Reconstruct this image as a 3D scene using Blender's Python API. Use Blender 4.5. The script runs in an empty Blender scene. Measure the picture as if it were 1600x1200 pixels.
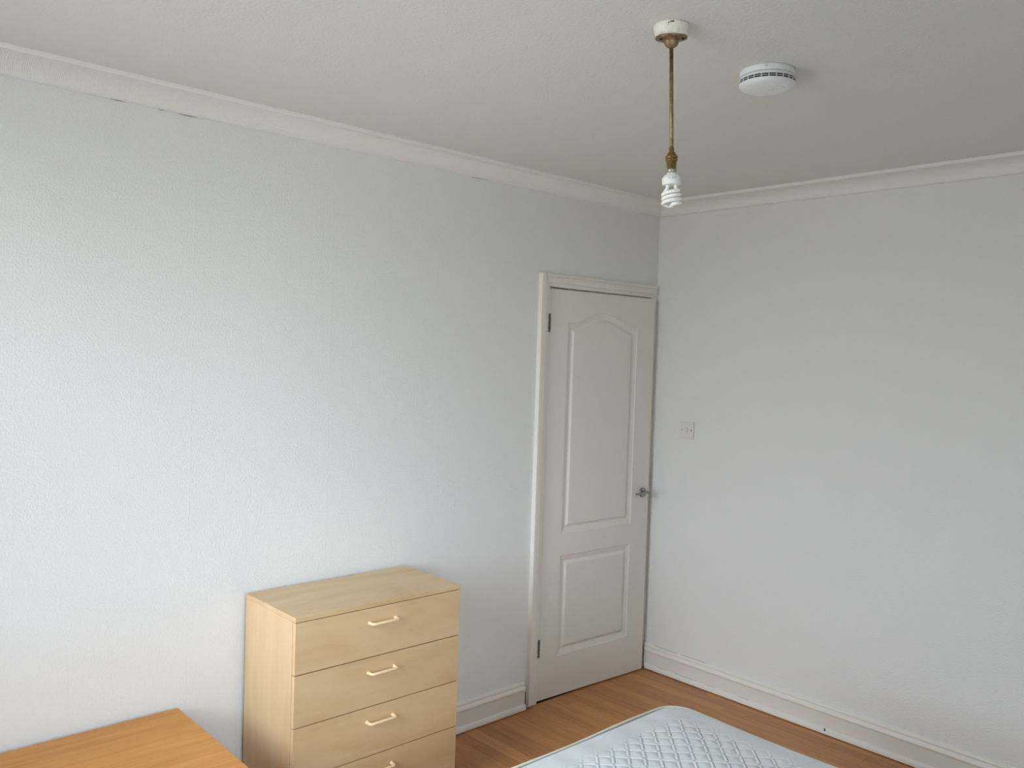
import bpy, bmesh, math, random
from mathutils import Vector, Matrix
random.seed(7)
PI = math.pi
sc = bpy.context.scene
C = sc.collection

# ------------------------------------------------------------------ camera
cam_d = bpy.data.cameras.new('camera'); cam = bpy.data.objects.new('camera', cam_d); C.objects.link(cam)
cam_d.sensor_width = 36.0; cam_d.lens = 36.0 * 1329.95 / 1600.0; cam_d.clip_start = 0.02
F = Vector((-0.73424535, 0.67805737, -0.03349587)); R = Vector((0.67729935, 0.73500848, 0.03206434)); U = R.cross(F)
m = Matrix((R, U, -F)).transposed().to_4x4(); m.translation = Vector((2.8509, -3.6724, 1.6678))
cam.matrix_world = m
sc.camera = cam

# ------------------------------------------------------------------ room dimensions
RW, RD, RH = 3.16, 4.08, 2.50          # width (x), depth (-y), height
WX0, WX1, WZ0, WZ1 = 0.40, 1.70, 0.80, 2.40   # window opening in the back wall
WT = 0.22
SY0, SY1, SZ0, SZ1 = -3.65, -2.65, 0.90, 2.20     # opening for an unseen side window, added to balance the light

# ------------------------------------------------------------------ daylight: overcast sky through the window
w = bpy.data.worlds.new('overcast_sky'); sc.world = w; w.use_nodes = True
nt = w.node_tree; nt.nodes.clear()
out = nt.nodes.new('ShaderNodeOutputWorld'); bg = nt.nodes.new('ShaderNodeBackground')
tc = nt.nodes.new('ShaderNodeTexCoord'); sp = nt.nodes.new('ShaderNodeSeparateXYZ'); cr = nt.nodes.new('ShaderNodeValToRGB')
mp = nt.nodes.new('ShaderNodeMapRange'); mp.inputs[1].default_value = -1; mp.inputs[2].default_value = 1
nt.links.new(tc.outputs['Generated'], sp.inputs[0]); nt.links.new(sp.outputs['Z'], mp.inputs[0]); nt.links.new(mp.outputs[0], cr.inputs[0])
nt.links.new(cr.outputs[0], bg.inputs[0]); nt.links.new(bg.outputs[0], out.inputs[0])
e = cr.color_ramp.elements
e[0].position = 0.0; e[0].color = (0.24, 0.25, 0.24, 1)
e[1].position = 1.0; e[1].color = (1.37, 1.58, 1.79, 1)
a = e.new(0.485); a.color = (0.28, 0.29, 0.28, 1)
a = e.new(0.515); a.color = (0.545, 0.60, 0.66, 1)
bg.inputs[1].default_value = 17.2
pl = bpy.data.lights.new('window_daylight', 'AREA'); plo = bpy.data.objects.new('window_daylight', pl); C.objects.link(plo)
pl.shape = 'RECTANGLE'; pl.size = WX1 - WX0; pl.size_y = WZ1 - WZ0; pl.cycles.is_portal = True
plo.location = ((WX0 + WX1) / 2, -RD - WT + 0.01, (WZ0 + WZ1) / 2); plo.rotation_euler = (PI / 2, 0, 0)
p2_ = bpy.data.lights.new('added_window_daylight', 'AREA'); p2o = bpy.data.objects.new('added_window_daylight', p2_); C.objects.link(p2o)  # sky portal for the side window added to shift the light balance
p2_.shape = 'RECTANGLE'; p2_.size = SZ1 - SZ0; p2_.size_y = SY1 - SY0; p2_.cycles.is_portal = True
p2o.location = (RW + WT - 0.01, (SY0 + SY1) / 2, (SZ0 + SZ1) / 2); p2o.rotation_euler = (0, PI / 2, 0)
sc.cycles.max_bounces = 14; sc.cycles.diffuse_bounces = 9
sc.view_settings.view_transform = 'Standard'; sc.view_settings.look = 'None'
sc.view_settings.gamma = 1.0; sc.view_settings.use_curve_mapping = False
sc.view_settings.exposure = 0.0

# ------------------------------------------------------------------ materials
def srgb(r, g, b):
    f = lambda c: (c / 255 / 12.92) if c / 255 <= 0.04045 else ((c / 255 + 0.055) / 1.055) ** 2.4
    return (f(r), f(g), f(b), 1)

class MT:
    def __init__(s, name, color, rough=0.5, metal=0.0, spec=0.5):
        s.m = bpy.data.materials.new(name); s.m.use_nodes = True; s.t = s.m.node_tree
        s.b = s.t.nodes['Principled BSDF']
        s.b.inputs['Base Color'].default_value = color; s.b.inputs['Roughness'].default_value = rough
        s.b.inputs['Metallic'].default_value = metal; s.b.inputs['Specular IOR Level'].default_value = spec
        s.h = None
    def n(s, t, **k):
        x = s.t.nodes.new(t)
        for a, v in k.items(): setattr(x, a, v)
        return x
    def l(s, a, b): s.t.links.new(a, b)
    def pos(s, scale=(1, 1, 1), obj=False, loc=(0, 0, 0)):
        mp = s.n('ShaderNodeMapping'); mp.inputs['Scale'].default_value = scale; mp.inputs['Location'].default_value = loc
        if obj: s.l(s.n('ShaderNodeTexCoord').outputs['Object'], mp.inputs[0])
        else: s.l(s.n('ShaderNodeNewGeometry').outputs['Position'], mp.inputs[0])
        return mp.outputs[0]
    def noise(s, vec, scale, detail=2, rough=0.5, dist=0.0):
        x = s.n('ShaderNodeTexNoise'); x.inputs['Scale'].default_value = scale; x.inputs['Detail'].default_value = detail
        x.inputs['Roughness'].default_value = rough; x.inputs['Distortion'].default_value = dist
        s.l(vec, x.inputs['Vector']); return x.outputs['Fac']
    def math(s, op, a, b=None, c=None):
        x = s.n('ShaderNodeMath', operation=op)
        for i, v in enumerate((a, b, c)):
            if v is None: continue
            if isinstance(v, (int, float)): x.inputs[i].default_value = v
            else: s.l(v, x.inputs[i])
        return x.outputs[0]
    def ramp(s, fac, stops):
        x = s.n('ShaderNodeValToRGB'); el = x.color_ramp.elements
        el[0].position, el[0].color = stops[0]; el[1].position, el[1].color = stops[-1]
        for p, c in stops[1:-1]:
            q = el.new(p); q.color = c
        s.l(fac, x.inputs[0]); return x.outputs[0]
    def mix(s, fac, a, b, mode='MIX'):
        x = s.n('ShaderNodeMix', data_type='RGBA', blend_type=mode)
        for i, v in ((0, fac), (6, a), (7, b)):
            if isinstance(v, (int, float)): x.inputs[i].default_value = v
            elif isinstance(v, tuple): x.inputs[i].default_value = v
            else: s.l(v, x.inputs[i])
        return x.outputs[2]
    def bump(s, height, strength=0.3, dist=0.001):
        x = s.n('ShaderNodeBump'); x.inputs['Strength'].default_value = strength; x.inputs['Distance'].default_value = dist
        s.l(height, x.inputs['Height'])
        if s.h: s.l(s.h, x.inputs['Normal'])
        s.h = x.outputs[0]; s.l(s.h, s.b.inputs['Normal']); return s
    def col(s, o): s.l(o, s.b.inputs['Base Color']); return s

def wall_mat(name, axis, base, seam0, seam_w=0.53):
    """painted wood-chip paper: fine lumps plus the raised butt joint of each drop of paper"""
    M = MT(name, base, 0.75, spec=0.3)
    p = M.pos()
    a = M.noise(p, 150, 2, 0.55); b = M.noise(p, 330, 1)
    chips = M.ramp(a, [(0.42, (0, 0, 0, 1)), (0.62, (1, 1, 1, 1))])
    hgt = M.math('ADD', M.math('MULTIPLY', chips, 0.8), M.math('MULTIPLY', b, 0.35))
    M.bump(hgt, 0.5, 0.0013)
    xs = M.n('ShaderNodeSeparateXYZ'); M.l(p, xs.inputs[0])
    if axis is not None:
        wob = M.math('MULTIPLY', M.noise(M.pos((1, 1, 1)), 3, 1), 0.004)
        u = M.math('ADD', M.math('ADD', xs.outputs[axis], seam0), wob)
        fr = M.math('ABSOLUTE', M.math('SUBTRACT', M.math('FRACT', M.math('DIVIDE', u, seam_w)), 0.5))
        line = M.ramp(fr, [(0.0, (1, 1, 1, 1)), (0.0035, (0.6, 0.6, 0.6, 1)), (0.007, (0, 0, 0, 1))])
        M.bump(line, 0.3, 0.0008)
    big = M.noise(p, 1.1, 2)
    M.col(M.mix(big, tuple(c * 0.975 for c in base[:3]) + (1,), base))
    return M.m

WHITE = (0.778, 0.782, 0.768, 1)
m_wall_l = wall_mat('wall_paint_left', 1, WHITE, 0.13)
m_wall_f = wall_mat('wall_paint_far', 0, WHITE, 0.05)
m_wall_o = wall_mat('wall_paint_plain', None, WHITE, 0)
CEIL = (0.742, 0.750, 0.708, 1)
M = MT('ceiling_paint', CEIL, 0.8, spec=0.25); p = M.pos()
ch = M.ramp(M.noise(p, 110, 2, 0.6), [(0.45, (0, 0, 0, 1)), (0.6, (1, 1, 1, 1))])
M.bump(ch, 0.35, 0.0012); m_ceil = M.m
M = MT('cove_paint', (0.80, 0.795, 0.76, 1), 0.6, spec=0.3); M.bump(M.noise(M.pos(), 60, 2), 0.2, 0.001); m_cove = M.m
M = MT('trim_gloss_paint', (0.80, 0.775, 0.715, 1), 0.33); M.bump(M.noise(M.pos(), 38, 3), 0.25, 0.0012)
M.col(M.mix(M.noise(M.pos(), 6, 3), (0.78, 0.75, 0.68, 1), (0.81, 0.79, 0.735, 1))); m_trim = M.m
M = MT('door_satin_paint', (0.76, 0.73, 0.665, 1), 0.42); gr = M.noise(M.pos((60, 60, 1.6)), 6, 3, 0.6)
M.bump(gr, 0.18, 0.0006); m_door = M.m
m_dark = MT('dark_gap', (0.012, 0.010, 0.009, 1), 0.9).m
m_crack = MT('paint_crack', (0.10, 0.09, 0.075, 1), 0.9).m
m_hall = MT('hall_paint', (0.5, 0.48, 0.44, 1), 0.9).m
m_chrome = MT('chrome', (0.34, 0.355, 0.34, 1), 0.25, 1.0).m
M = MT('hinge_steel', (0.20, 0.16, 0.12, 1), 0.45, 0.8); m_hinge = M.m
M = MT('aged_brass', (0.35, 0.24, 0.09, 1), 0.38, 0.75); tar = M.noise(M.pos(), 90, 3, 0.6)
M.col(M.ramp(tar, [(0.35, (0.20, 0.14, 0.06, 1)), (0.6, (0.36, 0.265, 0.115, 1))])); m_brass = M.m
M = MT('copper_brass', (0.38, 0.23, 0.12, 1), 0.42, 0.7); M.col(M.ramp(M.noise(M.pos(), 70, 3), [(0.35, (0.17, 0.11, 0.065, 1)), (0.6, (0.36, 0.24, 0.14, 1))])); m_plate = M.m
m_screw = MT('dark_screw', (0.03, 0.025, 0.02, 1), 0.5, 0.5).m
M = MT('old_white_enamel', (0.84, 0.83, 0.76, 1), 0.35)
M.col(M.mix(M.ramp(M.noise(M.pos(), 45, 3), [(0.55, (0, 0, 0, 1)), (0.75, (1, 1, 1, 1))]), (0.84, 0.83, 0.76, 1), (0.62, 0.60, 0.42, 1))); m_rose = M.m
m_plastic = MT('white_plastic', (0.82, 0.84, 0.87, 1), 0.35).m
m_bulb_base = MT('bulb_housing_plastic', (0.83, 0.85, 0.83, 1), 0.35).m
m_tube = MT('phosphor_tube', (0.90, 0.89, 0.87, 1), 0.2).m
m_tin = MT('tin_cap', (0.42, 0.41, 0.39, 1), 0.4, 0.9).m
m_print = MT('grey_print', (0.36, 0.37, 0.38, 1), 0.6).m
m_switch = MT('switch_plastic', (0.74, 0.71, 0.69, 1), 0.35).m
m_switch_line = MT('switch_gap', (0.30, 0.28, 0.27, 1), 0.7).m

def wood(name, cols, along, rough, spec=0.5, sc_=1.0, figure=0.35):
    """veneer / foil with long grain along one axis"""
    M = MT(name, cols[1], rough, spec=spec)
    s = [26 * sc_] * 3; s[along] = 1.7 * sc_
    oi = M.n('ShaderNodeObjectInfo')
    p = M.pos(tuple(s)); addv = M.n('ShaderNodeVectorMath', operation='ADD')
    sh = M.n('ShaderNodeCombineXYZ'); M.l(M.math('MULTIPLY', oi.outputs['Random'], 37.0), sh.inputs[0]); M.l(M.math('MULTIPLY', oi.outputs['Random'], 19.0), sh.inputs[2])
    M.l(p, addv.inputs[0]); M.l(sh.outputs[0], addv.inputs[1]); v = addv.outputs[0]
    g = M.noise(v, 1.6, 4, 0.6, 0.5)
    s2 = [5.5 * sc_] * 3; s2[along] = 1.5 * sc_
    p2 = M.pos(tuple(s2)); ad2 = M.n('ShaderNodeVectorMath', operation='ADD'); M.l(p2, ad2.inputs[0]); M.l(sh.outputs[0], ad2.inputs[1])
    f = M.noise(ad2.outputs[0], 1.0, 3, 0.5, 1.2)
    t = M.math('ADD', M.math('MULTIPLY', g, 1 - figure), M.math('MULTIPLY', f, figure))
    M.col(M.ramp(t, [(0.36, cols[0]), (0.5, cols[1]), (0.64, cols[2])]))
    M.bump(g, 0.08, 0.0004)
    return M.m
maple = (srgb(200, 166, 122), srgb(209, 178, 136), srgb(214, 186, 145))
m_maple_y = wood('maple_foil_front', maple, 1, 0.42, figure=0.72)
m_maple_z = wood('maple_foil_side', maple, 2, 0.45, figure=0.8)
m_maple_edge = wood('maple_edge_band', (srgb(206, 176, 134), srgb(214, 186, 146), srgb(220, 194, 156)), 1, 0.4)
beech = (srgb(184, 120, 50), srgb(198, 136, 62), srgb(207, 148, 76))
m_beech = wood('beech_veneer', beech, 1, 0.5, figure=0.45)
m_beech_leg = wood('beech_leg', beech, 2, 0.4)
m_gap_shade = MT('drawer_gap_shade', srgb(70, 48, 30), 0.8).m  # shade of the drawer gaps put into the colour
m_cream = MT('cream_plastic', srgb(236, 208, 166), 0.3).m

# three-strip laminate: each plank shows three narrow oak strips of staggered lengths
M = MT('oak_laminate', srgb(150, 104, 62), 0.36, spec=0.45)
p = M.pos(); sx = M.n('ShaderNodeSeparateXYZ'); M.l(p, sx.inputs[0])
SW = 0.064
row = M.math('FLOOR', M.math('DIVIDE', sx.outputs[1], SW))
wn = M.n('ShaderNodeTexWhiteNoise', noise_dimensions='1D'); M.l(row, wn.inputs['W'])
seg = M.math('FLOOR', M.math('ADD', M.math('DIVIDE', sx.outputs[0], 0.85), M.math('MULTIPLY', wn.outputs['Value'], 9.0)))
cv = M.n('ShaderNodeCombineXYZ'); M.l(row, cv.inputs[0]); M.l(seg, cv.inputs[1])
w2 = M.n('ShaderNodeTexWhiteNoise', noise_dimensions='2D'); M.l(cv.outputs[0], w2.inputs['Vector'])
tone = M.ramp(w2.outputs['Value'], [(0.0, srgb(154, 98, 51)), (0.5, srgb(180, 120, 66)), (1.0, srgb(200, 140, 82))])
gv = M.n('ShaderNodeVectorMath', operation='ADD'); M.l(M.pos((2.2, 55, 1)), gv.inputs[0])
gs = M.n('ShaderNodeCombineXYZ'); M.l(M.math('MULTIPLY', w2.outputs['Value'], 50.0), gs.inputs[0]); M.l(gs.outputs[0], gv.inputs[1])
g = M.noise(gv.outputs[0], 1.5, 4, 0.6, 0.6)
M.col(M.mix(0.45, tone, M.ramp(g, [(0.3, srgb(146, 94, 52)), (0.52, srgb(186, 128, 76)), (0.72, srgb(206, 150, 96))])))
M.bump(g, 0.06, 0.0004); m_floor = M.m

# mattress ticking: pale blue-grey satin, sheen
M = MT('satin_ticking', srgb(196, 205, 213), 0.42, spec=0.5)
M.b.inputs['Sheen Weight'].default_value = 0.25
dm = M.noise(M.pos(), 420, 1); M.bump(dm, 0.12, 0.0003)
M.col(M.mix(M.noise(M.pos(), 9, 3), srgb(198, 204, 209), srgb(212, 216, 219))); m_tick = M.m
m_piping = MT('cream_piping', srgb(214, 212, 196), 0.6).m
m_stitch = MT('stitch_thread', srgb(120, 130, 142), 0.8).m
m_divan = MT('divan_fabric', srgb(150, 158, 170), 0.85).m
m_castor = MT('castor_black', (0.02, 0.02, 0.02, 1), 0.5).m
m_upvc = MT('upvc_white', (0.82, 0.83, 0.84, 1), 0.3).m
# clear window glass: see-through with its Fresnel reflection
M = MT('window_glass', (1, 1, 1, 1), 0.0)
tr = M.n('ShaderNodeBsdfTransparent'); gl = M.n('ShaderNodeBsdfGlossy'); gl.inputs['Roughness'].default_value = 0.0
fz = M.n('ShaderNodeFresnel'); fz.inputs['IOR'].default_value = 1.5; mx = M.n('ShaderNodeMixShader')
M.l(fz.outputs[0], mx.inputs[0]); M.l(tr.outputs[0], mx.inputs[1]); M.l(gl.outputs[0], mx.inputs[2])
M.l(mx.outputs[0], M.t.nodes['Material Output'].inputs[0]); m_glass = M.m

# ------------------------------------------------------------------ helpers
def tag(o, label=None, cat=None, group=None, kind=None):
    if label: o['label'] = label
    if cat: o['category'] = cat
    if group: o['group'] = group
    if kind: o['kind'] = kind
    return o
def empty(name, loc=(0, 0, 0), rot=(0, 0, 0), **k):
    o = bpy.data.objects.new(name, None); C.objects.link(o); o.location = loc; o.rotation_euler = rot
    o.empty_display_size = 0.1
    return tag(o, **k)
def obj(name, bm, mats, parent=None, smooth=False, bevel=0.0, seg=2, **k):
    bmesh.ops.recalc_face_normals(bm, faces=bm.faces[:])
    me = bpy.data.meshes.new(name); bm.to_mesh(me); bm.free()
    for mm in (mats if isinstance(mats, (list, tuple)) else [mats]): me.materials.append(mm)
    o = bpy.data.objects.new(name, me); C.objects.link(o)
    if parent: o.parent = parent
    if smooth:
        me.shade_smooth()
        try: me.set_sharp_from_angle(angle=math.radians(38))
        except Exception: pass
    if bevel > 0:
        b = o.modifiers.new('bevel', 'BEVEL'); b.width = bevel; b.segments = seg; b.limit_method = 'ANGLE'; b.angle_limit = math.radians(40)
        b.harden_normals = False
    return tag(o, **k)
def box(bm, lo, hi, mi=0, mat=None):
    vs = [bm.verts.new((x, y, z)) for x in (lo[0], hi[0]) for y in (lo[1], hi[1]) for z in (lo[2], hi[2])]
    if mat is not None:
        for v in vs: v.co = mat @ v.co
    for f in ((0, 1, 3, 2), (4, 6, 7, 5), (0, 4, 5, 1), (2, 3, 7, 6), (0, 2, 6, 4), (1, 5, 7, 3)):
        fc = bm.faces.new([vs[i] for i in f]); fc.material_index = mi
    return bm
def B(lo, hi, **k): return box(bmesh.new(), lo, hi, **k)
def lathe(bm, prof, n=48, mat=None, mi=0, sx=1.0, sy=1.0):
    rings = []
    for r, z in prof:
        if r < 1e-6: rings.append([bm.verts.new((0, 0, z))])
        else: rings.append([bm.verts.new((r * sx * math.cos(2 * PI * i / n), r * sy * math.sin(2 * PI * i / n), z)) for i in range(n)])
    if mat is not None:
        for rg in rings:
            for v in rg: v.co = mat @ v.co
    for a, b in zip(rings, rings[1:]):
        for i in range(n):
            j = (i + 1) % n
            if len(a) == 1 and len(b) == 1: continue
            if len(a) == 1: f = bm.faces.new((a[0], b[j], b[i]))
            elif len(b) == 1: f = bm.faces.new((a[i], a[j], b[0]))
            else: f = bm.faces.new((a[i], a[j], b[j], b[i]))
            f.material_index = mi; f.smooth = True
    return bm
def tube(bm, pts, r, n=10, mi=0, cap=True):
    pts = [Vector(p) for p in pts]; rings = []; up = None
    for i, p in enumerate(pts):
        t = (pts[min(i + 1, len(pts) - 1)] - pts[max(i - 1, 0)]).normalized()
        if up is None:
            up = Vector((0, 0, 1)) if abs(t.z) < 0.9 else Vector((1, 0, 0))
        a = (up - t * up.dot(t)).normalized(); up = a; b = t.cross(a)
        rr = r[i] if isinstance(r, (list, tuple)) else r
        rings.append([bm.verts.new(p + a * rr * math.cos(2 * PI * k / n) + b * rr * math.sin(2 * PI * k / n)) for k in range(n)])
    for A_, B_ in zip(rings, rings[1:]):
        for k in range(n):
            f = bm.faces.new((A_[k], A_[(k + 1) % n], B_[(k + 1) % n], B_[k])); f.smooth = True; f.material_index = mi
    if cap:
        bm.faces.new(rings[0][::-1]).material_index = mi; bm.faces.new(rings[-1]).material_index = mi
    return bm
def sweep(bm, prof, stations):
    """prof: list of (d, z); stations: list of functions (d, z) -> Vector; closed profile"""
    rings = [[bm.verts.new(st(d, z)) for d, z in prof] for st in stations]
    n = len(prof)
    for a, b in zip(rings, rings[1:]):
        for i in range(n): bm.faces.new((a[i], a[(i + 1) % n], b[(i + 1) % n], b[i]))
    bm.faces.new(rings[0][::-1]); bm.faces.new(rings[-1])
    return bm

# ------------------------------------------------------------------ room shell
OY0, OY1, OZ = -0.8150, -0.0470, 2.0     # door opening in the left wall
T = 0.12
bm = bmesh.new()
box(bm, (-T, -RD - WT, 0), (0, OY0 - 0.030, RH)); box(bm, (-T, OY1 + 0.010, 0), (0, 0, RH)); box(bm, (-T, OY0 - 0.030, OZ + 0.022), (0, OY1 + 0.010, RH))
obj('wall_left', bm, m_wall_l, label='long white wood-chip papered wall on the left, running to the door', cat='wall', kind='structure')
obj('wall_far', B((-T, 0, 0), (RW + WT, T, RH)), m_wall_f, label='white papered wall facing the window, with the light switch', cat='wall', kind='structure')
bm = bmesh.new(); RX = RW + WT
box(bm, (RW, -RD - WT, 0), (RX, SY0, RH)); box(bm, (RW, SY1, 0), (RX, 0, RH)); box(bm, (RW, SY0, 0), (RX, SY1, SZ0)); box(bm, (RW, SY0, SZ1), (RX, SY1, RH))
obj('wall_right', bm, m_wall_o, label='plain white wall with an added side window, outside the view', cat='wall', kind='structure')
bm = bmesh.new()
box(bm, (0, -RD - WT, 0), (RW, -RD, WZ0)); box(bm, (0, -RD - WT, WZ1), (RW, -RD, RH))
box(bm, (0, -RD - WT, WZ0), (WX0, -RD, WZ1)); box(bm, (WX1, -RD - WT, WZ0), (RW, -RD, WZ1))
obj('wall_back', bm, m_wall_o, label='white window wall behind the camera', cat='wall', kind='structure')
obj('ceiling', B((-T, -RD - WT, RH), (RW + WT, T, RH + 0.1)), m_ceil, label='off-white textured ceiling over the whole room', cat='ceiling', kind='structure')
floor = obj('floor', B((-T, -RD - WT, -0.12), (RW + WT, T, -0.008)), m_dark, label='oak-look laminate floor laid towards the door wall', cat='floor', kind='structure')
# laminate planks, one object each
PW, PL = 0.192, 1.285
full = None; y = -0.004; k = 0
while y > -RD:
    y0 = max(y - PW, -RD); x = -((k * 0.43) % 1.0) * PL
    while x < RW:
        x0, x1 = max(x, 0.001), min(x + PL, RW - 0.001)
        if x1 - x0 > 0.02:
            if abs((x1 - x0) - PL) < 1e-4 and abs((y - y0) - PW) < 1e-4:
                if full is None:
                    full = bpy.data.meshes.new('plank'); b_ = B((0.0004, -PW + 0.0004, -0.008), (PL - 0.0004, -0.0004, 0)); b_.to_mesh(full); b_.free(); full.materials.append(m_floor)
                o = bpy.data.objects.new('plank', full); C.objects.link(o); o.location = (x0, y, 0); o.parent = floor
            else:
                o = obj('plank', B((0.0004, y0 - y + 0.0004, -0.008), (x1 - x0 - 0.0004, -0.0004, 0)), m_floor, floor); o.location = (x0, y, 0)
        x += PL
    y -= PW; k += 1
# dim hallway behind the door
bm = bmesh.new()
box(bm, (-1.3, -1.6, 0), (-1.2, 0.3, RH)); box(bm, (-1.2, -1.7, 0), (-T, -1.6, RH)); box(bm, (-1.2, 0.3, 0), (-T, 0.4, RH))
box(bm, (-1.3, -1.7, RH), (-T, 0.4, RH + 0.1)); box(bm, (-1.3, -1.7, -0.1), (-T, 0.4, -0.0))
obj('wall_hall', bm, m_hall, label='dim hallway seen only through the gap round the door', cat='wall', kind='structure')

# coving: lip on the ceiling, concave sweep, small foot on the wall
def cove_prof():
    pr = [(0.0, 2.5), (0.086, 2.5), (0.0855, 2.4925), (0.082, 2.4865), (0.074, 2.4865)]
    n = 9
    c0 = len(pr)
    for i in range(n + 1):
        t = i / n * PI / 2
        pr.append((0.072 - 0.060 * math.sin(t), 2.4395 + 0.046 * math.cos(t)))
    c1 = len(pr)
    pr += [(0.012, 2.434), (0.006, 2.4305), (0.0, 2.4305)]
    return pr, c0, c1
def cove(name, label, kind, s0, s1, place, m0, m1, ribs=False):
    pr, c0, c1 = cove_prof(); bm = bmesh.new(); L = s1 - s0
    if ribs:
        step = 0.00125; nst = int(L / step)
    else: nst = 24
    st = []; rings = []
    for i in range(nst + 1):
        s = s0 + L * i / nst; ring = []
        for j, (d, z) in enumerate(pr):
            if ribs and c0 <= j < c1 and 0 < i < nst:
                q = (j - c0) / (c1 - 1 - c0); fade = math.sin(PI * q) ** 0.4 if 0 < q < 1 else 0
                a = 0.0006 * fade * (1 if i % 4 in (0, 1) else -1)
                t = q * PI / 2; d += a * math.sin(t); z -= a * math.cos(t)
            ss = min(max(s, s0 + m0 * d), s1 - m1 * d)
            ring.append(bm.verts.new(place(ss, d, z)))
        rings.append(ring)
    n = len(pr)
    for a, b in zip(rings, rings[1:]):
        for i in range(n):
            bm.faces.new((a[i], a[(i + 1) % n], b[(i + 1) % n], b[i]))
    bm.faces.new(rings[0][::-1]); bm.faces.new(rings[-1])
    bmesh.ops.remove_doubles(bm, verts=bm.verts[:], dist=1e-6)
    return obj(name, bm, m_cove, smooth=not ribs, label=label, cat='coving', kind='structure')
cl = cove('trim_1', 'fluted white coving along the top of the left wall', 's', 0, RD, lambda s, d, z: Vector((d, -s, z)), 1, 1, ribs=True)
cf = cove('trim_2', 'smooth white coving with a raised lip along the top of the far wall', 's', 0, RW, lambda s, d, z: Vector((s, -d, z)), 1, 1)
cove('trim_3', 'white coving over the wall beside the camera', 's', 0, RD, lambda s, d, z: Vector((RW - d, -s, z)), 1, 1)
cove('trim_4', 'white coving over the window wall behind the camera', 's', 0, RW, lambda s, d, z: Vector((s, -RD + d, z)), 1, 1)
# open paint cracks under the left coving and at its joint
for y0, y1, h in ((-2.790, -2.745, 0.0013), (-2.645, -2.622, 0.0010), (-2.575, -2.515, 0.0014), (-1.32, -1.23, 0.0008)):
    bm = bmesh.new(); pts = 7
    for i in range(pts - 1):
        a0 = y0 + (y1 - y0) * i / (pts - 1); a1 = y0 + (y1 - y0) * (i + 1) / (pts - 1); hh = h * math.sin(PI * (i + 0.5) / (pts - 1))
        box(bm, (0.0001, a0, 2.4303 - hh), (0.0018, a1, 2.4306))
    obj('paint_crack', bm, m_crack, cl)

# skirting boards
def base_prof():
    return [(0, 0.004), (0.026, 0.004), (0.0265, 0.012), (0.024, 0.022), (0.0195, 0.029), (0.017, 0.030), (0.0165, 0.090), (0.0175, 0.093), (0.0205, 0.096),
            (0.0215, 0.101), (0.0195, 0.107), (0.0145, 0.112), (0.0115, 0.116), (0.0130, 0.120), (0.0135, 0.125), (0.0110, 0.130), (0.006, 0.133), (0, 0.134)]
def skirting(name, label, s0, s1, place, m0=0, m1=0):
    bm = bmesh.new(); pr = base_prof()
    sts = [(lambda d, z, s=s: place(min(max(s, s0 + m0 * d), s1 - m1 * d), d, z)) for s in [s0 + (s1 - s0) * i / 8 for i in range(9)]]
    return obj(name, sweep(bm, pr, sts) and bm, m_trim, smooth=True, label=label, cat='skirting board', kind='structure')
BL = 0.908
bl = skirting('baseboard_left', 'cream moulded skirting board between the chest of drawers and the door frame', BL, RD, lambda s, d, z: Vector((d, -s, z)), 0, 1)
bf = skirting('baseboard_far', 'cream moulded skirting board along the wall with the light switch', 0.0, RW, lambda s, d, z: Vector((s, -d, z)), 1, 1)
skirting('baseboard_right', 'cream skirting board on the wall beside the camera', 0, RD, lambda s, d, z: Vector((RW - d, -s, z)), 1, 1)
skirting('baseboard_back', 'cream skirting board under the window behind the camera', 0, RW, lambda s, d, z: Vector((s, -RD + d, z)), 1, 1)
def crack(parent, segs, w_, mat):
    bm = bmesh.new()
    for (a, b) in segs: box(bm, tuple(min(i, j) - w_ for i, j in zip(a, b)), tuple(max(i, j) + w_ for i, j in zip(a, b)))
    return obj('paint_crack', bm, mat, parent)
crack(bf, [((0.075, -0.0065, 0.1338), (0.22, -0.0065, 0.1338)), ((0.25, -0.0062, 0.1335), (0.40, -0.0062, 0.1335))], 0.0005, m_crack)
crack(bf, [((0.11, -0.0188, 0.0305), (0.17, -0.0188, 0.0305)), ((0.22, -0.0188, 0.0305), (0.36, -0.0188, 0.0305)), ((0.42, -0.0188, 0.0305), (0.47, -0.0188, 0.0305)), ((0.60, -0.0188, 0.0305), (0.66, -0.0188, 0.0305))], 0.0003, m_crack)
crack(bf, [((1.055, -0.026, 0.020), (1.058, -0.026, 0.028))], 0.0015, m_crack)
crack(bl, [((0.0165, -0.9065, 0.006), (0.0185, -0.9065, 0.085)), ((0.018, -0.9065, 0.098), (0.020, -0.9065, 0.104)), ((0.010, -0.9075, 0.118), (0.013, -0.9075, 0.121))], 0.0011, m_dark)

# ------------------------------------------------------------------ door frame (architrave + lining) and door
fr = empty('trim_5', (0, 0, 0), label='cream painted door frame with moulded architrave in the far left corner', cat='door frame', kind='structure')
AX = 0.024
def arch_side(y0, y1, ztop):
    bm = bmesh.new(); s = 1 if y1 > y0 else -1; w_ = abs(y1 - y0)
    pr = [(0, 0), (AX, 0), (AX, w_ * 0.30), (AX - 0.003, w_ * 0.36), (AX - 0.004, w_ * 0.78), (AX - 0.010, w_ * 0.92), (AX - 0.012, w_), (0, w_)]
    sts = [(lambda d, q, z=z: Vector((d, y0 + s * q, z))) for z in (0.012, ztop)]
    return sweep(bm, pr, sts)
obj('architrave', arch_side(-0.888, -0.846, 2.057), m_trim, fr, smooth=True)
bm = bmesh.new()
pr = [(0, 2.057), (AX, 2.057), (AX, 2.048), (AX - 0.008, 2.046), (AX - 0.004, 2.036), (AX - 0.009, 2.023), (AX - 0.011, 2.018), (0, 2.018)]
sweep(bm, pr, [(lambda d, z, yy=yy: Vector((d, yy, z))) for yy in (-0.846, -0.026)])
obj('architrave', bm, m_trim, fr, smooth=True)
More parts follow.
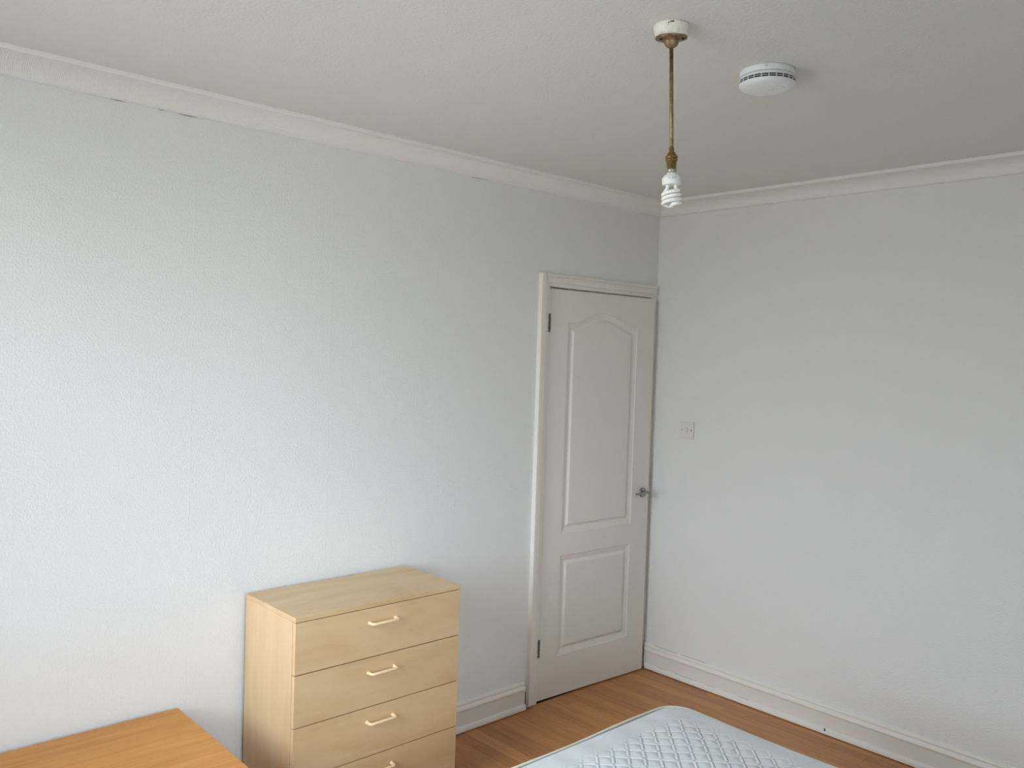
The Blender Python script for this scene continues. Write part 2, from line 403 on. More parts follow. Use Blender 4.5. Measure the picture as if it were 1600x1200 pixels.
bm = bmesh.new()
box(bm, (-T - 0.01, -0.845, 0.0), (-0.0005 + 0.002, OY0, 2.0)); box(bm, (-T - 0.01, OY1, 0.0), (0.0025, OY1 + 0.0099, 2.0)); box(bm, (-T - 0.01, -0.845, 2.0), (0.002, OY1 + 0.0099, 2.0218))
obj('door_lining', bm, m_trim, fr, bevel=0.001)
bm = bmesh.new()
box(bm, (-0.062, OY0, 0.0), (-0.050, OY0 + 0.012, 1.99)); box(bm, (-0.062, OY1 - 0.012, 0.0), (-0.050, OY1, 1.99)); box(bm, (-0.062, OY0, 1.988), (-0.050, OY1, 2.0))
obj('door_stop', bm, m_trim, fr)

AJ = 0.04646; DW, DZ0, DZ1, DT = 0.762, 0.007, 1.990, 0.038
door = empty('door_1', (-0.0074, -0.8114, 0), (0, 0, PI / 2 - AJ), label='cream painted two-panel door with arched top panel, slightly ajar', cat='door', kind='structure')
def outline(kind, off):
    s0, s1 = 0.131 + off, 0.631 - off
    if kind == 'low':
        z0, z1 = 0.205 + off, 0.698 - off
        n = 24; top = [(s1 + (s0 - s1) * i / n, z1) for i in range(n + 1)]
    else:
        z0 = 0.806 + off; n = 24; top = []
        for i in range(n + 1):
            s = s1 + (s0 - s1) * i / n; q = abs(s - 0.381) / 0.25
            q2 = min(1, q / 0.92)
            top.append((s, 1.834 - off + 0.060 * 0.5 * (1 + math.cos(PI * q2))))
    return [(s0, z0), (s1, z0)] + top
bm = bmesh.new()
def ring(pts, y): return [bm.verts.new((s, y, z)) for s, z in pts]
def edges_of(vs): return [bm.edges.new((vs[i], vs[(i + 1) % len(vs)])) for i in range(len(vs))]
outer = ring([(0, DZ0), (DW, DZ0), (DW, DZ1), (0, DZ1)], 0); back = ring([(0, DZ0), (DW, DZ0), (DW, DZ1), (0, DZ1)], DT)
eds = edges_of(outer)
prof = [(0, 0), (0.003, 0.0035), (0.012, 0.0055), (0.026, 0.0095), (0.031, 0.0100), (0.036, 0.0075), (0.043, 0.0020), (0.048, 0.0012)]
for kd in ('up', 'low'):
    rs = [ring(outline(kd, o_), d) for o_, d in prof]
    eds += edges_of(rs[0])
    for a, b in zip(rs, rs[1:]):
        n = len(a)
        for i in range(n):
            bm.faces.new((a[i], a[(i + 1) % n], b[(i + 1) % n], b[i]))
    e2 = [bm.edges.get((rs[-1][i], rs[-1][(i + 1) % len(rs[-1])])) for i in range(len(rs[-1]))]
    bmesh.ops.triangle_fill(bm, use_beauty=True, edges=e2)
bmesh.ops.triangle_fill(bm, use_beauty=True, edges=eds)
for i in range(4): bm.faces.new((outer[i], outer[(i + 1) % 4], back[(i + 1) % 4], back[i]))
bm.faces.new(back)
obj('door_leaf', bm, m_door, door)
# lever handle: round rose, keyhole rose below it joined, neck and lever pointing to the hinges
hd = empty('door_handle', (0.716, 0, 0.964), label='chrome lever handle'); hd.parent = door
rx = Matrix.Rotation(PI / 2, 4, 'X')
obj('handle_rose', lathe(bmesh.new(), [(0, 0), (0.0265, 0), (0.0265, 0.004), (0.024, 0.0075), (0.012, 0.009), (0, 0.009)], 32, rx), m_chrome, hd)
bm = bmesh.new()
tube(bm, [(0, -0.008, 0), (0, -0.025, 0.002), (0, -0.036, 0.004), (-0.004, -0.045, 0.005), (-0.014, -0.049, 0.006), (-0.035, -0.050, 0.007), (-0.060, -0.049, 0.006), (-0.085, -0.048, 0.004), (-0.102, -0.047, 0.004)],
     [0.0085, 0.0085, 0.0085, 0.008, 0.0075, 0.0068, 0.006, 0.0055, 0.005], 14)
obj('lever', bm, m_chrome, hd, smooth=True)
obj('latch_plate', B((DW - 0.0002, 0.008, 0.90), (DW + 0.0012, 0.030, 1.03)), m_chrome, door)
for z0 in (1.784, 0.224):
    bm = bmesh.new(); hh = 0.087 if z0 > 1 else 0.086
    for i in range(5):
        a0 = z0 + hh * i / 5
        lathe(bm, [(0, a0 + 0.0006), (0.0068, a0 + 0.0006), (0.0068, a0 + hh / 5 - 0.0006), (0, a0 + hh / 5 - 0.0006)], 12, Matrix.Translation((-0.0010, -0.0085, 0)))
    h = obj('hinge', bm, m_hinge, door, label='tarnished steel butt hinge')
    obj('hinge_leaf', B((0.0005, -0.0022, z0 + 0.002), (0.0090, 0.0005, z0 + hh - 0.002)), m_hinge, h)

# ------------------------------------------------------------------ window in the back wall (behind the camera)
def window(name, loc, rot, wid, hz, lights, label):
    win = empty(name, loc, (0, 0, rot), label=label, cat='window', kind='structure'); hx = wid / 2; ft = 0.045
    bm = bmesh.new()
    box(bm, (-hx, -0.03, 0), (hx, 0.03, ft)); box(bm, (-hx, -0.03, hz - ft), (hx, 0.03, hz)); box(bm, (-hx, -0.03, ft), (-hx + ft, 0.03, hz - ft)); box(bm, (hx - ft, -0.03, ft), (hx, 0.03, hz - ft))
    e_ = [-hx + ft / 2 + (wid - ft) * i / lights for i in range(lights + 1)]
    for q in e_[1:-1]: box(bm, (q - ft / 2, -0.03, ft), (q + ft / 2, 0.03, hz - ft))
    obj('window_frame', bm, m_upvc, win, bevel=0.004)
    for a_, b_ in zip(e_, e_[1:]): obj('pane', B((a_ + ft / 2, -0.003, ft), (b_ - ft / 2, 0.003, hz - ft)), m_glass, win)
    obj('window_sill', B((-hx - 0.04, 0.032, -0.025), (hx + 0.04, WT / 2 + 0.06, -0.0005)), m_trim, win, bevel=0.004)
window('window_1', ((WX0 + WX1) / 2, -RD - WT / 2, WZ0), 0, WX1 - WX0, WZ1 - WZ0, 2, 'white double casement window behind the camera')
window('window_2_added', (RW + WT / 2, (SY0 + SY1) / 2, SZ0), PI / 2, SY1 - SY0, SZ1 - SZ0, 1, 'unseen white side window beside the camera, added to balance the light')  # unseen window added to brighten the left wall and chest front

# ------------------------------------------------------------------ light switch
sw = empty('light_switch', (0.2295, 0, 1.309), label='white square single-rocker light switch on the far wall beside the door', cat='light switch')
bm = bmesh.new(); S = 0.0435
box(bm, (-S, -0.0085, -S), (S, -0.0005, S)); obj('switch_plate', bm, m_switch, sw, bevel=0.0025)
obj('rocker_gap', B((-0.0065, -0.0090, -0.0125), (0.0065, -0.0082, 0.0125)), m_switch_line, sw)
bm = bmesh.new(); v = [bm.verts.new(q) for q in ((-0.0055, -0.0085, -0.0115), (0.0055, -0.0085, -0.0115), (0.0055, -0.0085, 0.0115), (-0.0055, -0.0085, 0.0115), (-0.0055, -0.0135, -0.0115), (0.0055, -0.0135, -0.0115), (0.0055, -0.0098, 0.0115), (-0.0055, -0.0098, 0.0115))]
for f in ((0, 1, 2, 3), (4, 5, 6, 7), (0, 1, 5, 4), (2, 3, 7, 6), (0, 3, 7, 4), (1, 2, 6, 5)): bm.faces.new([v[i] for i in f])
obj('rocker', bm, m_switch, sw)
for s, mm, lb in ((-1, m_switch_line, 'painted-over plate screw'), (1, m_dark, 'dark open screw hole')):
    obj('screw', lathe(bmesh.new(), [(0, 0.0083), (0.0032, 0.0083), (0.0032, 0.0092), (0, 0.0092)], 14, Matrix.Translation((s * 0.0302, 0, 0)) @ rx), mm, sw, label=lb)

# ------------------------------------------------------------------ ceiling pendant (rigid brass rod) and its bulb
PT = Vector((1.5236, -1.9465, 2.5))
TILT = 0.040                         # the rod hangs slightly out of plumb
ax = Vector((F.x, F.y, 0)).normalized()
lean = Matrix.Rotation(-TILT, 4, ax)  # leans towards the far-wall side
Rxy = Vector((R.x, R.y, 0)).normalized()
if (lean @ Vector((0, 0, -1))).dot(Rxy) < 0: lean = Matrix.Rotation(TILT, 4, ax)
pend = empty('ceiling_pendant', PT, label='old brass rod ceiling light on a white wooden rose, without a shade', cat='ceiling light')
obj('ceiling_rose', lathe(bmesh.new(), [(0, -0.0005), (0.0425, -0.0005), (0.0435, -0.004), (0.0432, -0.010), (0.0400, -0.022), (0.0365, -0.0275), (0.030, -0.029), (0, -0.029)], 48), m_rose, pend)
bm = bmesh.new()
for u_, w_, h_, z_ in ((-0.0135, 0.0012, 0.0011, -0.0080), (-0.0060, 0.0042, 0.0012, -0.0062), (-0.0030, 0.0020, 0.0012, -0.0055)):
    an = u_ / 0.0428; d_ = Vector((-ax.x, -ax.y, 0)) * math.cos(an) + Rxy * math.sin(an)
    box(bm, (-w_, -0.0007, -h_), (w_, 0.0007, h_), mat=Matrix.Translation(d_ * 0.0434 + Vector((0, 0, z_))) @ Matrix.Rotation(math.atan2(Rxy.y, Rxy.x) + an, 4, 'Z'))
obj('paint_chip', bm, m_dark, pend)
th = math.atan2(Rxy.y, Rxy.x); rz = Matrix.Rotation(th, 4, 'Z')
plate = obj('brass_plate', lathe(bmesh.new(), [(0, -0.029), (0.040, -0.029), (0.0395, -0.0325), (0.034, -0.0345), (0.021, -0.0365), (0.0185, -0.0400), (0.0165, -0.0470), (0.0120, -0.0525), (0.0062, -0.0555), (0, -0.0555)], 40, lean @ rz, sx=1.0, sy=0.72), m_plate, pend, label='tarnished oval brass backplate')
for s in (-1, 1):
    obj('screw', lathe(bmesh.new(), [(0, -0.0345), (0.0042, -0.0345), (0.0035, -0.0375), (0, -0.0380)], 12, lean @ Matrix.Translation(Rxy * 0.027 * s + ax * (-0.006 if s < 0 else -0.010))), m_screw, plate)
obj('rod', lathe(bmesh.new(), [(0, -0.052), (0.0048, -0.052), (0.0048, -0.296), (0.0036, -0.297), (0.0036, -0.302), (0, -0.302)], 20, lean), m_brass, pend)
M = MT('dark_brass', (0.24, 0.155, 0.05, 1), 0.32, 0.85); m_holder = M.m
obj('lamp_holder', lathe(bmesh.new(), [(0, -0.300), (0.0058, -0.300), (0.0062, -0.302), (0.0062, -0.3105), (0.0092, -0.314), (0.0118, -0.319), (0.0122, -0.322), (0.0152, -0.3225), (0.0156, -0.325), (0.0152, -0.3285), (0.0125, -0.329), (0.0130, -0.3300),
    (0.0150, -0.3305), (0.0150, -0.3345), (0.0128, -0.3350), (0.0126, -0.343), (0.0118, -0.3435), (0.0116, -0.353), (0.0108, -0.3535), (0, -0.3535)], 32, lean), m_holder, pend, label='brass bayonet lamp holder with ribbed ring')
bulb = empty('spiral_bulb', PT + (lean @ Vector((0, 0, -0.3535))), label='white spiral energy-saving bulb hanging in the brass lamp holder', cat='light bulb')
def lz(a): return [(r, z + 0.3535) for r, z in a]
obj('cap', lathe(bmesh.new(), lz([(0, -0.3537), (0.0108, -0.3537), (0.0116, -0.3545), (0.0118, -0.3640), (0, -0.3640)]), 28, lean), m_tin, bulb, label='grey metal bayonet cap')
hs = obj('housing', lathe(bmesh.new(), lz([(0, -0.3640), (0.0122, -0.3640), (0.0130, -0.3665), (0.0180, -0.3705), (0.0222, -0.3745), (0.0236, -0.3790), (0.0238, -0.3850), (0.0232, -0.3925), (0.0222, -0.3940), (0.0120, -0.3945), (0, -0.3945)]), 40, lean), m_bulb_base, bulb)
fw = -ax                                  # side of the bulb turned to the room
def lp(px, h, rr):                        # point on the housing surface
    ang = px / rr; return lean @ (Vector((fw.x, fw.y, 0)) * rr * math.cos(ang) + Rxy * rr * math.sin(ang) + Vector((0, 0, h + 0.3535)))
bm = bmesh.new()
for row, (h, xs) in enumerate(((-0.3795, (-0.012, -0.0105, -0.008)), (-0.3775, (-0.003, -0.001, 0.001, 0.003, 0.005, 0.007)), (-0.3812, (-0.004, -0.002, 0.0, 0.002, 0.0045, 0.0065)))):
    for q in xs:
        c_ = lp(q, h, 0.02385); Mx = Matrix.Translation(c_) @ Matrix.Rotation(th + q / 0.0238, 4, 'Z')
        box(bm, (-0.0006, -0.0004, -0.0006), (0.0006, 0.0004, 0.0006), mat=Mx)
obj('printed_marks', bm, m_print, hs, kind='stuff')
# double spiral tube: two legs drop from the housing, wind down and meet at the bottom
def spiral(ph0):
    pts = []; r0 = 0.0216; turns = -1.6
    a0 = ph0
    pts += [Vector((0.010 * math.cos(a0), 0.010 * math.sin(a0), -0.393 + 0.3535)), Vector((0.010 * math.cos(a0), 0.010 * math.sin(a0), -0.401 + 0.3535))]
    pts += [Vector((0.0125 * math.cos(a0 - 0.1), 0.0125 * math.sin(a0 - 0.1), -0.4055 + 0.3535)), Vector((0.0175 * math.cos(a0 - 0.35), 0.0175 * math.sin(a0 - 0.35), -0.4085 + 0.3535))]
    n = 64
    for i in range(n + 1):
        q = i / n; a_ = a0 - 0.7 + q * turns * 2 * PI; z = -0.4100 - 0.0335 * q
        r_ = r0 if q < 0.93 else r0 * (1 - 0.25 * ((q - 0.93) / 0.07) ** 2)
        pts.append(Vector((r_ * math.cos(a_), r_ * math.sin(a_), z + 0.3535)))
    a_ = a0 - 0.7 + turns * 2 * PI
    pts.append(Vector((0.0085 * math.cos(a_ - 0.2), 0.0085 * math.sin(a_ - 0.2), -0.4445 + 0.3535))); pts.append(Vector((0, 0, -0.4450 + 0.3535)))
    return [lean @ q for q in pts]
bm = bmesh.new()
for ph in (th + PI * 0.95, th - 0.05 * PI): tube(bm, spiral(ph), 0.0046, 10)
obj('spiral_tube', bm, m_tube, bulb, smooth=True)

# ------------------------------------------------------------------ smoke alarm
DC = Vector((1.5220, -1.4940, 2.5))
al = empty('smoke_alarm', DC, label='round white smoke alarm on the ceiling, right of the pendant', cat='smoke alarm')
obj('mounting_base', lathe(bmesh.new(), [(0, -0.0005), (0.0750, -0.0005), (0.0756, -0.003), (0.0754, -0.0165), (0.0740, -0.0180), (0, -0.0180)], 72), m_plastic, al)
obj('vent_shade_drum', lathe(bmesh.new(), [(0, -0.0190), (0.0768, -0.0285), (0.0768, -0.0400), (0, -0.0400)], 64), m_dark, al, label='near-black drum behind the vents, standing in for their shade')  # near-black colour paints in the shade inside the vent slots
body = obj('body_shell', lathe(bmesh.new(), [(0.0, -0.0184), (0.0755, -0.0184), (0.0765, -0.0240), (0.0785, -0.0286), (0.0770, -0.0289), (0.0770, -0.0287), (0, -0.0200)], 72), m_plastic, al)
obj('vent_ring', lathe(bmesh.new(), [(0.0765, -0.0326), (0.0785, -0.0326), (0.0785, -0.0338), (0.0765, -0.0338), (0.0765, -0.0326)], 72), m_plastic, al)
obj('cover', lathe(bmesh.new(), [(0, -0.0379), (0.0782, -0.0379), (0.0774, -0.0405), (0.0745, -0.0450), (0.0690, -0.0495), (0.0620, -0.0525), (0.0450, -0.0543), (0, -0.0546)], 72), m_plastic, al)
rib = B((-0.0009, 0.0740, -0.0382), (0.0009, 0.0785, -0.0284)); rm = bpy.data.meshes.new('vent_rib'); rib.to_mesh(rm); rib.free(); rm.materials.append(m_plastic)
for i in range(24):
    o = bpy.data.objects.new('vent_rib', rm); C.objects.link(o); o.parent = al; o.rotation_euler = (0, 0, 2 * PI * (i + 0.3) / 24)
# indicator, test-button outline and small printed marks, on the side away from the pendant
bu = Rxy; bv = Vector((-ax.x, -ax.y, 0))
def onface(u, v_, z=-0.0546): return bu * u + bv * v_ + Vector((0, 0, z))
obj('indicator_light', lathe(bmesh.new(), [(0, 0), (0.0016, 0), (0.0012, -0.0010), (0, -0.0012)], 10, Matrix.Translation(onface(0.014, 0.012, -0.0540))), m_dark, al)
bm = bmesh.new()
lathe(bm, [(0.0115, -0.0002), (0.0125, -0.0002), (0.0125, 0.0009), (0.0115, 0.0009), (0.0115, -0.0002)], 32, Matrix.Translation(onface(0.014, 0.012, -0.0548)))
obj('test_button', bm, m_plastic, al)
bm = bmesh.new()
for u, v_ in ((0.016, 0.044), (0.019, 0.0445), (0.022, 0.044), (0.0265, 0.0405), (0.031, 0.037), (0.0365, 0.0345), (0.0395, 0.033)):
    mz = Matrix.Translation(onface(u, v_, -0.0530)) @ Matrix.Rotation(th, 4, 'Z'); box(bm, (-0.0012, -0.0007, -0.0014), (0.0012, 0.0007, 0.0012), mat=mz)
obj('printed_marks', bm, m_print, al, kind='stuff')
bm = bmesh.new()
for q in (-0.36, -0.31): 
    d_ = (bv * math.cos(q) + bu * math.sin(q)); box(bm, (-0.0020, -0.0006, -0.0008), (0.0020, 0.0006, 0.0008), mat=Matrix.Translation(d_ * 0.0760 + Vector((0, 0, -0.0085))) @ Matrix.Rotation(th + q, 4, 'Z'))
obj('release_slot', bm, m_print, al)

# ------------------------------------------------------------------ chest of drawers
X0, XF, XD, Y0, Y1, ZT = 0.028, 0.366, 0.384, -2.3165, -1.6260, 0.7935
cx_, cy_ = (X0 + XD) / 2, (Y0 + Y1) / 2
ch = empty('chest_of_drawers', (cx_, cy_, 0), label='pale maple chest of drawers with cream bar handles against the left wall', cat='chest of drawers')
def cb(lo, hi): return B((lo[0] - cx_, lo[1] - cy_, lo[2]), (hi[0] - cx_, hi[1] - cy_, hi[2]))
obj('top', cb((X0, Y0, ZT - 0.0165), (XD + 0.001, Y1, ZT)), m_maple_y, ch, bevel=0.0012)
for yy in (Y0 + 0.0005, Y1 - 0.0165):
    obj('side_panel', cb((X0 + 0.0005, yy, 0.0), (XF - 0.001, yy + 0.016, ZT - 0.0168)), m_maple_z, ch, bevel=0.0008)
obj('back_panel', cb((X0 + 0.004, Y0 + 0.017, 0.05), (X0 + 0.008, Y1 - 0.017, ZT - 0.017)), m_maple_y, ch)
obj('plinth', cb((XF - 0.035, Y0 + 0.017, 0.0), (XF - 0.018, Y1 - 0.017, 0.078)), m_maple_y, ch)
dh_ = 0.1755; z1 = ZT - 0.0165 - 0.0022
for i in range(4):
    zt = z1 - i * dh_; zb = zt - dh_ + 0.0036
    obj('gap_shade_rail', cb((XF - 0.016, Y0 + 0.017, zt - 0.010), (XF + 0.0004, Y1 - 0.017, min(zt + 0.014, ZT - 0.0168))), m_gap_shade, ch, label='dark rail behind the drawer gap, painting in its shade')
    em = empty('drawer', (0, 0, 0)); em.parent = ch
    obj('drawer_front', cb((XF + 0.0008, Y0 + 0.0012, zb), (XD, Y1 - 0.0012, zt)), m_maple_y, em, bevel=0.0008)
    bm = bmesh.new(); q0 = Y0 + 0.022; q1 = Y1 - 0.022
    for lo, hi in (((X0 + 0.02, q0, zb + 0.02), (XF, q0 + 0.012, zt - 0.02)), ((X0 + 0.02, q1 - 0.012, zb + 0.02), (XF, q1, zt - 0.02)), ((X0 + 0.02, q0 + 0.012, zb + 0.02), (X0 + 0.03, q1 - 0.012, zt - 0.02)), ((X0 + 0.03, q0 + 0.012, zb + 0.02), (XF, q1 - 0.012, zb + 0.024))):
        box(bm, (lo[0] - cx_, lo[1] - cy_, lo[2]), (hi[0] - cx_, hi[1] - cy_, hi[2]))
    obj('drawer_box', bm, m_maple_y, em)
    hz_ = zt - 0.0515; hy0, hy1 = -2.030 - cy_, -1.922 - cy_; hx_ = XD - cx_; r_ = 0.0055; pr_ = 0.024
    pts = [(hx_, hy0, hz_), (hx_ + pr_ * 0.55, hy0, hz_)]
    for k_ in range(1, 6):
        t_ = k_ / 6 * PI / 2; pts.append((hx_ + pr_ - 0.010 + 0.010 * math.sin(t_), hy0 + 0.010 - 0.010 * math.cos(t_), hz_))
    pts2 = [(x_, hy0 + hy1 - y_, z_) for x_, y_, z_ in pts][::-1]
    bm = bmesh.new(); tube(bm, pts + pts2, r_, 12)
    for yv in (hy0, hy1): lathe(bm, [(0, 0), (0.0068, 0), (0.0068, 0.002), (0.0050, 0.004), (0, 0.004)], 14, Matrix.Translation((hx_, yv, hz_)) @ Matrix.Rotation(PI / 2, 4, 'Y'))
    obj('handle', bm, m_cream, em, smooth=True, label='cream plastic bar handle')

# ------------------------------------------------------------------ low beech table
TX0, TX1, TY0, TY1, TZ = 0.028, 0.572, -3.70, -2.552, 0.4440
tb = empty('low_table', ((TX0 + TX1) / 2, (TY0 + TY1) / 2, 0), label='low orange-brown beech veneer table against the left wall, bottom left corner', cat='table')
hx_, hy_ = (TX1 - TX0) / 2, (TY1 - TY0) / 2
bm = bmesh.new(); pts = []
for sx_, sy_ in ((1, 1), (-1, 1), (-1, -1), (1, -1)):
    rr = 0.018 if sx_ > 0 else 0.004; a0 = {(1, 1): 0, (-1, 1): 1, (-1, -1): 2, (1, -1): 3}[(sx_, sy_)] * PI / 2
    for k_ in range(7):
        t_ = a0 + k_ / 6 * PI / 2; pts.append((sx_ * (hx_ - rr) + rr * math.cos(t_), sy_ * (hy_ - rr) + rr * math.sin(t_)))
vt = [bm.verts.new((x_, y_, TZ)) for x_, y_ in pts]; vb = [bm.verts.new((x_, y_, TZ - 0.022)) for x_, y_ in pts]
bm.faces.new(vt); bm.faces.new(vb[::-1])
for i in range(len(pts)): bm.faces.new((vt[i], vt[(i + 1) % len(pts)], vb[(i + 1) % len(pts)], vb[i]))
obj('table_top', bm, m_beech, tb, bevel=0.003)
for lo, hi in (((-hx_ + 0.04, -hy_ + 0.05, 0.36), (-hx_ + 0.058, hy_ - 0.05, TZ - 0.0225)), ((hx_ - 0.058, -hy_ + 0.05, 0.36), (hx_ - 0.04, hy_ - 0.05, TZ - 0.0225)),
               ((-hx_ + 0.058, -hy_ + 0.04, 0.36), (hx_ - 0.058, -hy_ + 0.058, TZ - 0.0225)), ((-hx_ + 0.058, hy_ - 0.058, 0.36), (hx_ - 0.058, hy_ - 0.04, TZ - 0.0225))):
    obj('apron', B(lo, hi), m_beech, tb)
for sx_ in (-1, 1):
    for sy_ in (-1, 1):
        ax_, ay_ = sx_ * (hx_ - 0.040), sy_ * (hy_ - 0.040)
        bm = bmesh.new(); lo = [bm.verts.new((ax_ + a_ * 0.015, ay_ + b_ * 0.015, 0.0)) for a_, b_ in ((-1, -1), (1, -1), (1, 1), (-1, 1))]
        hi = [bm.verts.new((ax_ + a_ * 0.022, ay_ + b_ * 0.022, TZ - 0.0222)) for a_, b_ in ((-1, -1), (1, -1), (1, 1), (-1, 1))]
        bm.faces.new(lo[::-1]); bm.faces.new(hi)
        for i in range(4): bm.faces.new((lo[i], lo[(i + 1) % 4], hi[(i + 1) % 4], hi[i]))
        obj('leg', bm, m_beech_leg, tb, bevel=0.002)

# ------------------------------------------------------------------ bed base and quilted mattress
MX0, MX1, MY0, MY1, MZ = 1.125, 2.485, -3.18, -1.278, 0.500
MTk = 0.20
bcx, bcy = (MX0 + MX1) / 2, (MY0 + MY1) / 2
bed = empty('divan_base', (bcx, bcy, 0), label='grey fabric divan base hidden under the mattress', cat='bed')
obj('divan_box', B((MX0 + 0.02 - bcx, MY0 + 0.02 - bcy, 0.06), (MX1 - 0.02 - bcx, MY1 - 0.02 - bcy, MZ - MTk - 0.001)), m_divan, bed, bevel=0.02, seg=3)
for sx_ in (-1, 1):
    for sy_ in (-1, 1):
        obj('castor', lathe(bmesh.new(), [(0, 0), (0.022, 0), (0.025, 0.01), (0.025, 0.045), (0.015, 0.062), (0, 0.062)], 16, Matrix.Translation((sx_ * 0.58, sy_ * 0.82, 0))), m_castor, bed)
mat_e = empty('mattress', (bcx, bcy, MZ - MTk), label='pale blue-grey quilted mattress with rounded corner, bottom right of the view', cat='mattress')
import numpy as np
from mathutils import noise as mn
Wm, Lm, Rc = MX1 - MX0, MY1 - MY0, 0.078
# finer grid towards the visible far left corner
tx = np.concatenate([np.linspace(-1, 0.18, 380), np.linspace(0.18, 1, 90)[1:]])
ty = np.concatenate([np.linspace(-1, 0.0, 150), np.linspace(0.0, 1, 420)[1:]])
NX, NY = len(tx), len(ty)
yy = ty * Lm / 2
hwid = np.full(NY, Wm / 2); dy = np.abs(yy) - (Lm / 2 - Rc); mk = dy > 0
hwid[mk] = Wm / 2 - (Rc - np.sqrt(np.maximum(Rc ** 2 - dy[mk] ** 2, 0)))
Xg = tx[None, :] * hwid[:, None]; Yg = np.repeat(yy[:, None], NX, 1)
def ss(a, b, t):
    t = np.clip((t - a) / (b - a), 0, 1); return t * t * (3 - 2 * t)
# distance to rounded edge
qx = np.abs(Xg) - (Wm / 2 - Rc); qy = np.abs(Yg) - (Lm / 2 - Rc)
dist = Rc - (np.sqrt(np.maximum(qx, 0) ** 2 + np.maximum(qy, 0) ** 2) + np.minimum(np.maximum(qx, qy), 0))
dist = np.maximum(dist, 0)
a_ = (Xg + Yg) / math.sqrt(2); b_ = (Xg - Yg) / math.sqrt(2); P_ = 0.0475; band = 0.0052
def lowf(x, y, s, sd):
    r = np.random.RandomState(sd); o = np.zeros_like(x)
    for k in range(7):
        th_ = r.uniform(0, 2 * PI); fq = s * r.uniform(0.6, 1.6); o += np.sin(fq * (x * math.cos(th_) + y * math.sin(th_)) + r.uniform(0, 6.28))
    return o / 7
a_ = a_ + 0.004 * lowf(Xg, Yg, 14, 3); b_ = b_ + 0.004 * lowf(Xg, Yg, 14, 4)
fa = np.abs(((a_ / P_ + 0.5) % 1) - 0.5) * P_; fb = np.abs(((b_ / P_ + 0.5) % 1) - 0.5) * P_   # distance to band centre
def groove(f): return np.exp(-((f - band) / 0.0019) ** 2)
def bandmask(f): return 1 - ss(band * 0.6, band * 1.3, f)
puff = ss(band, P_ / 2, fa) * ss(band, P_ / 2, fb)
over = (np.floor(a_ / P_ + 0.5) + np.floor(b_ / P_ + 0.5)) % 2
hq = 0.0030 * puff - 0.0026 * np.maximum(groove(fa) * (1 - 0.75 * bandmask(fb) * over), groove(fb) * (1 - 0.75 * bandmask(fa) * (1 - over))) + 0.0016 * np.maximum(bandmask(fa), bandmask(fb))
hq -= 0.0030 * np.exp(-((fa - 0) ** 2 + (fb - 0) ** 2) / 0.0035 ** 2)
fade = ss(0.075, 0.135, dist + 0.030 * lowf(Xg, Yg, 30, 9))
soft = 0.0060 * lowf(Xg, Yg, 9, 1) + 0.0040 * lowf(Xg, Yg, 26, 2)
rad = np.sin(Yg * 46 + 2 * lowf(Xg, Yg, 12, 5)) * 0.0012 * (1 - fade) * ss(0.0, 0.04, dist)     # puckers in the border
Zg = MTk - 0.006 + hq * fade + soft * ss(0, 0.06, dist) + rad + 0.0035 * ss(0.0, 0.05, dist) - 0.010 * (1 - ss(0.0, 0.020, dist))
Zg = Zg + 0.003
V = np.stack([Xg, Yg, Zg], -1).reshape(-1, 3)
idx = np.arange(NX * NY).reshape(NY, NX)
Fc = np.stack([idx[:-1, :-1], idx[:-1, 1:], idx[1:, 1:], idx[1:, :-1]], -1).reshape(-1, 4)
me = bpy.data.meshes.new('quilted_top'); me.vertices.add(len(V)); me.vertices.foreach_set('co', V.ravel())
me.loops.add(Fc.size); me.loops.foreach_set('vertex_index', Fc.ravel().astype(np.int32)); me.polygons.add(len(Fc))
me.polygons.foreach_set('loop_start', np.arange(0, Fc.size, 4, dtype=np.int32)); me.update(calc_edges=True); me.validate(); me.shade_smooth()
me.materials.append(m_tick); qo = bpy.data.objects.new('quilted_top', me); C.objects.link(qo); qo.parent = mat_e
def rr_pts(off, n=10):
    o = []
    for k, (sx_, sy_) in enumerate(((1, 1), (-1, 1), (-1, -1), (1, -1))):
        for i in range(n + 1):
            t_ = k * PI / 2 + i / n * PI / 2; o.append((sx_ * (Wm / 2 - Rc) + (Rc + off) * math.cos(t_), sy_ * (Lm / 2 - Rc) + (Rc + off) * math.sin(t_)))
    return o
bm = bmesh.new(); rings = []
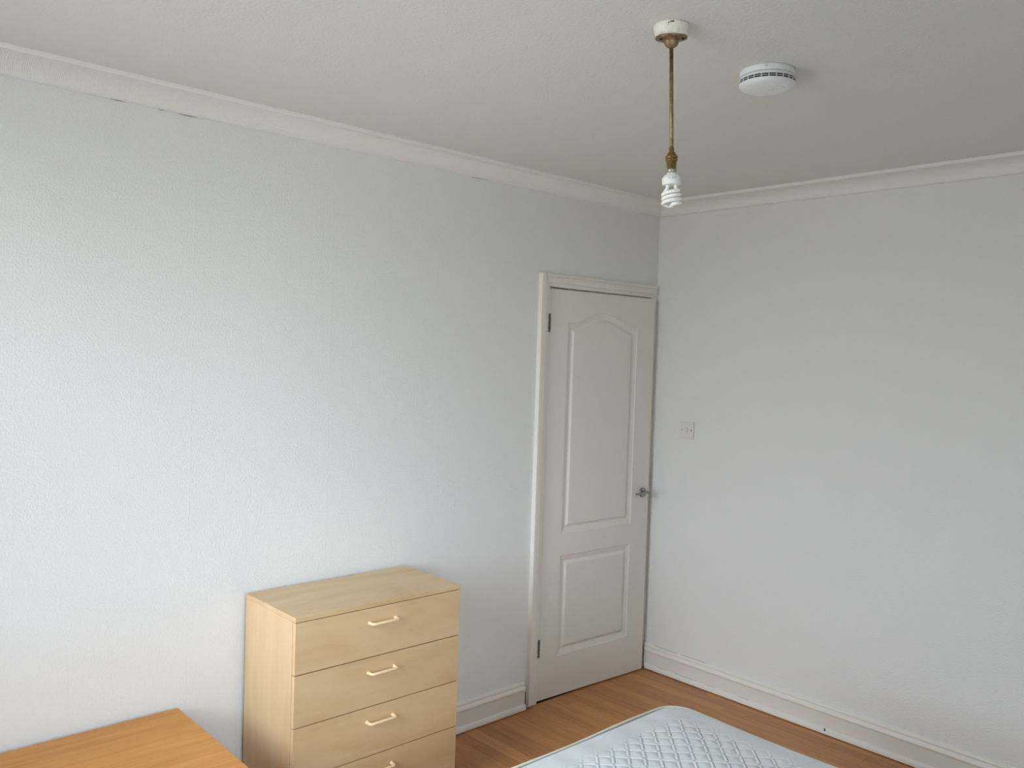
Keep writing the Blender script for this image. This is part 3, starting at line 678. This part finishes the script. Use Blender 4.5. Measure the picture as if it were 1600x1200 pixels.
for off, z in ((-0.003, MTk - 0.009), (0.004, MTk - 0.020), (0.009, MTk * 0.75), (0.011, MTk * 0.5), (0.009, MTk * 0.25), (0.003, 0.014), (-0.004, 0.002), (-0.03, 0.0005)):
    rings.append([bm.verts.new((x_, y_, z)) for x_, y_ in rr_pts(off)])
for A_, B_ in zip(rings, rings[1:]):
    n = len(A_)
    for i in range(n): bm.faces.new((A_[i], A_[(i + 1) % n], B_[(i + 1) % n], B_[i]))
bm.faces.new(rings[-1])
obj('side_border', bm, m_tick, mat_e, smooth=True)
for z in (MTk - 0.011, 0.012):
    pts = rr_pts(0.002, 12); dense = []
    for i in range(len(pts)):
        p0, p1 = Vector(pts[i]), Vector(pts[(i + 1) % len(pts)]); n = max(1, int((p1 - p0).length / 0.03))
        dense += [p0.lerp(p1, j / n) for j in range(n)]
    dense.append(dense[0]); bm = bmesh.new()
    tube(bm, [(p_.x, p_.y, z + (0.0022 * math.sin(p_.x * 9 + 1) + 0.0022 * math.sin(p_.y * 11) if z > 0.1 else 0)) for p_ in dense], 0.0038, 8, cap=False)
    obj('piping', bm, m_piping, mat_e, smooth=True, label='cream edge piping')
# stitch knots where the quilting bands cross
bm = bmesh.new(); s2 = math.sqrt(2)
for i in range(-26, 27):
    for j in range(-26, 27):
        x_, y_ = (i + j) * P_ / s2, (i - j) * P_ / s2
        ex, ey = Wm / 2 - abs(x_), Lm / 2 - abs(y_)
        if min(ex, ey) < 0.095 or ex + ey < 0.24: continue
        gx = int(np.argmin(np.abs(tx - x_ / (Wm / 2)))); gy = int(np.argmin(np.abs(yy - y_)))
        # follow the slight waviness of the quilting
        sl = (slice(max(gy - 4, 0), gy + 5), slice(max(gx - 4, 0), gx + 5)); k_ = np.argmin((fa ** 2 + fb ** 2)[sl]); kk = np.unravel_index(k_, fa[sl].shape)
        px_, py_, pz_ = Xg[sl][kk], Yg[sl][kk], Zg[sl][kk]
        box(bm, (px_ - 0.0022, py_ - 0.0015, pz_ - 0.001), (px_ + 0.0022, py_ + 0.0015, pz_ + 0.0008))
obj('stitch_knots', bm, m_stitch, mat_e, kind='stuff')
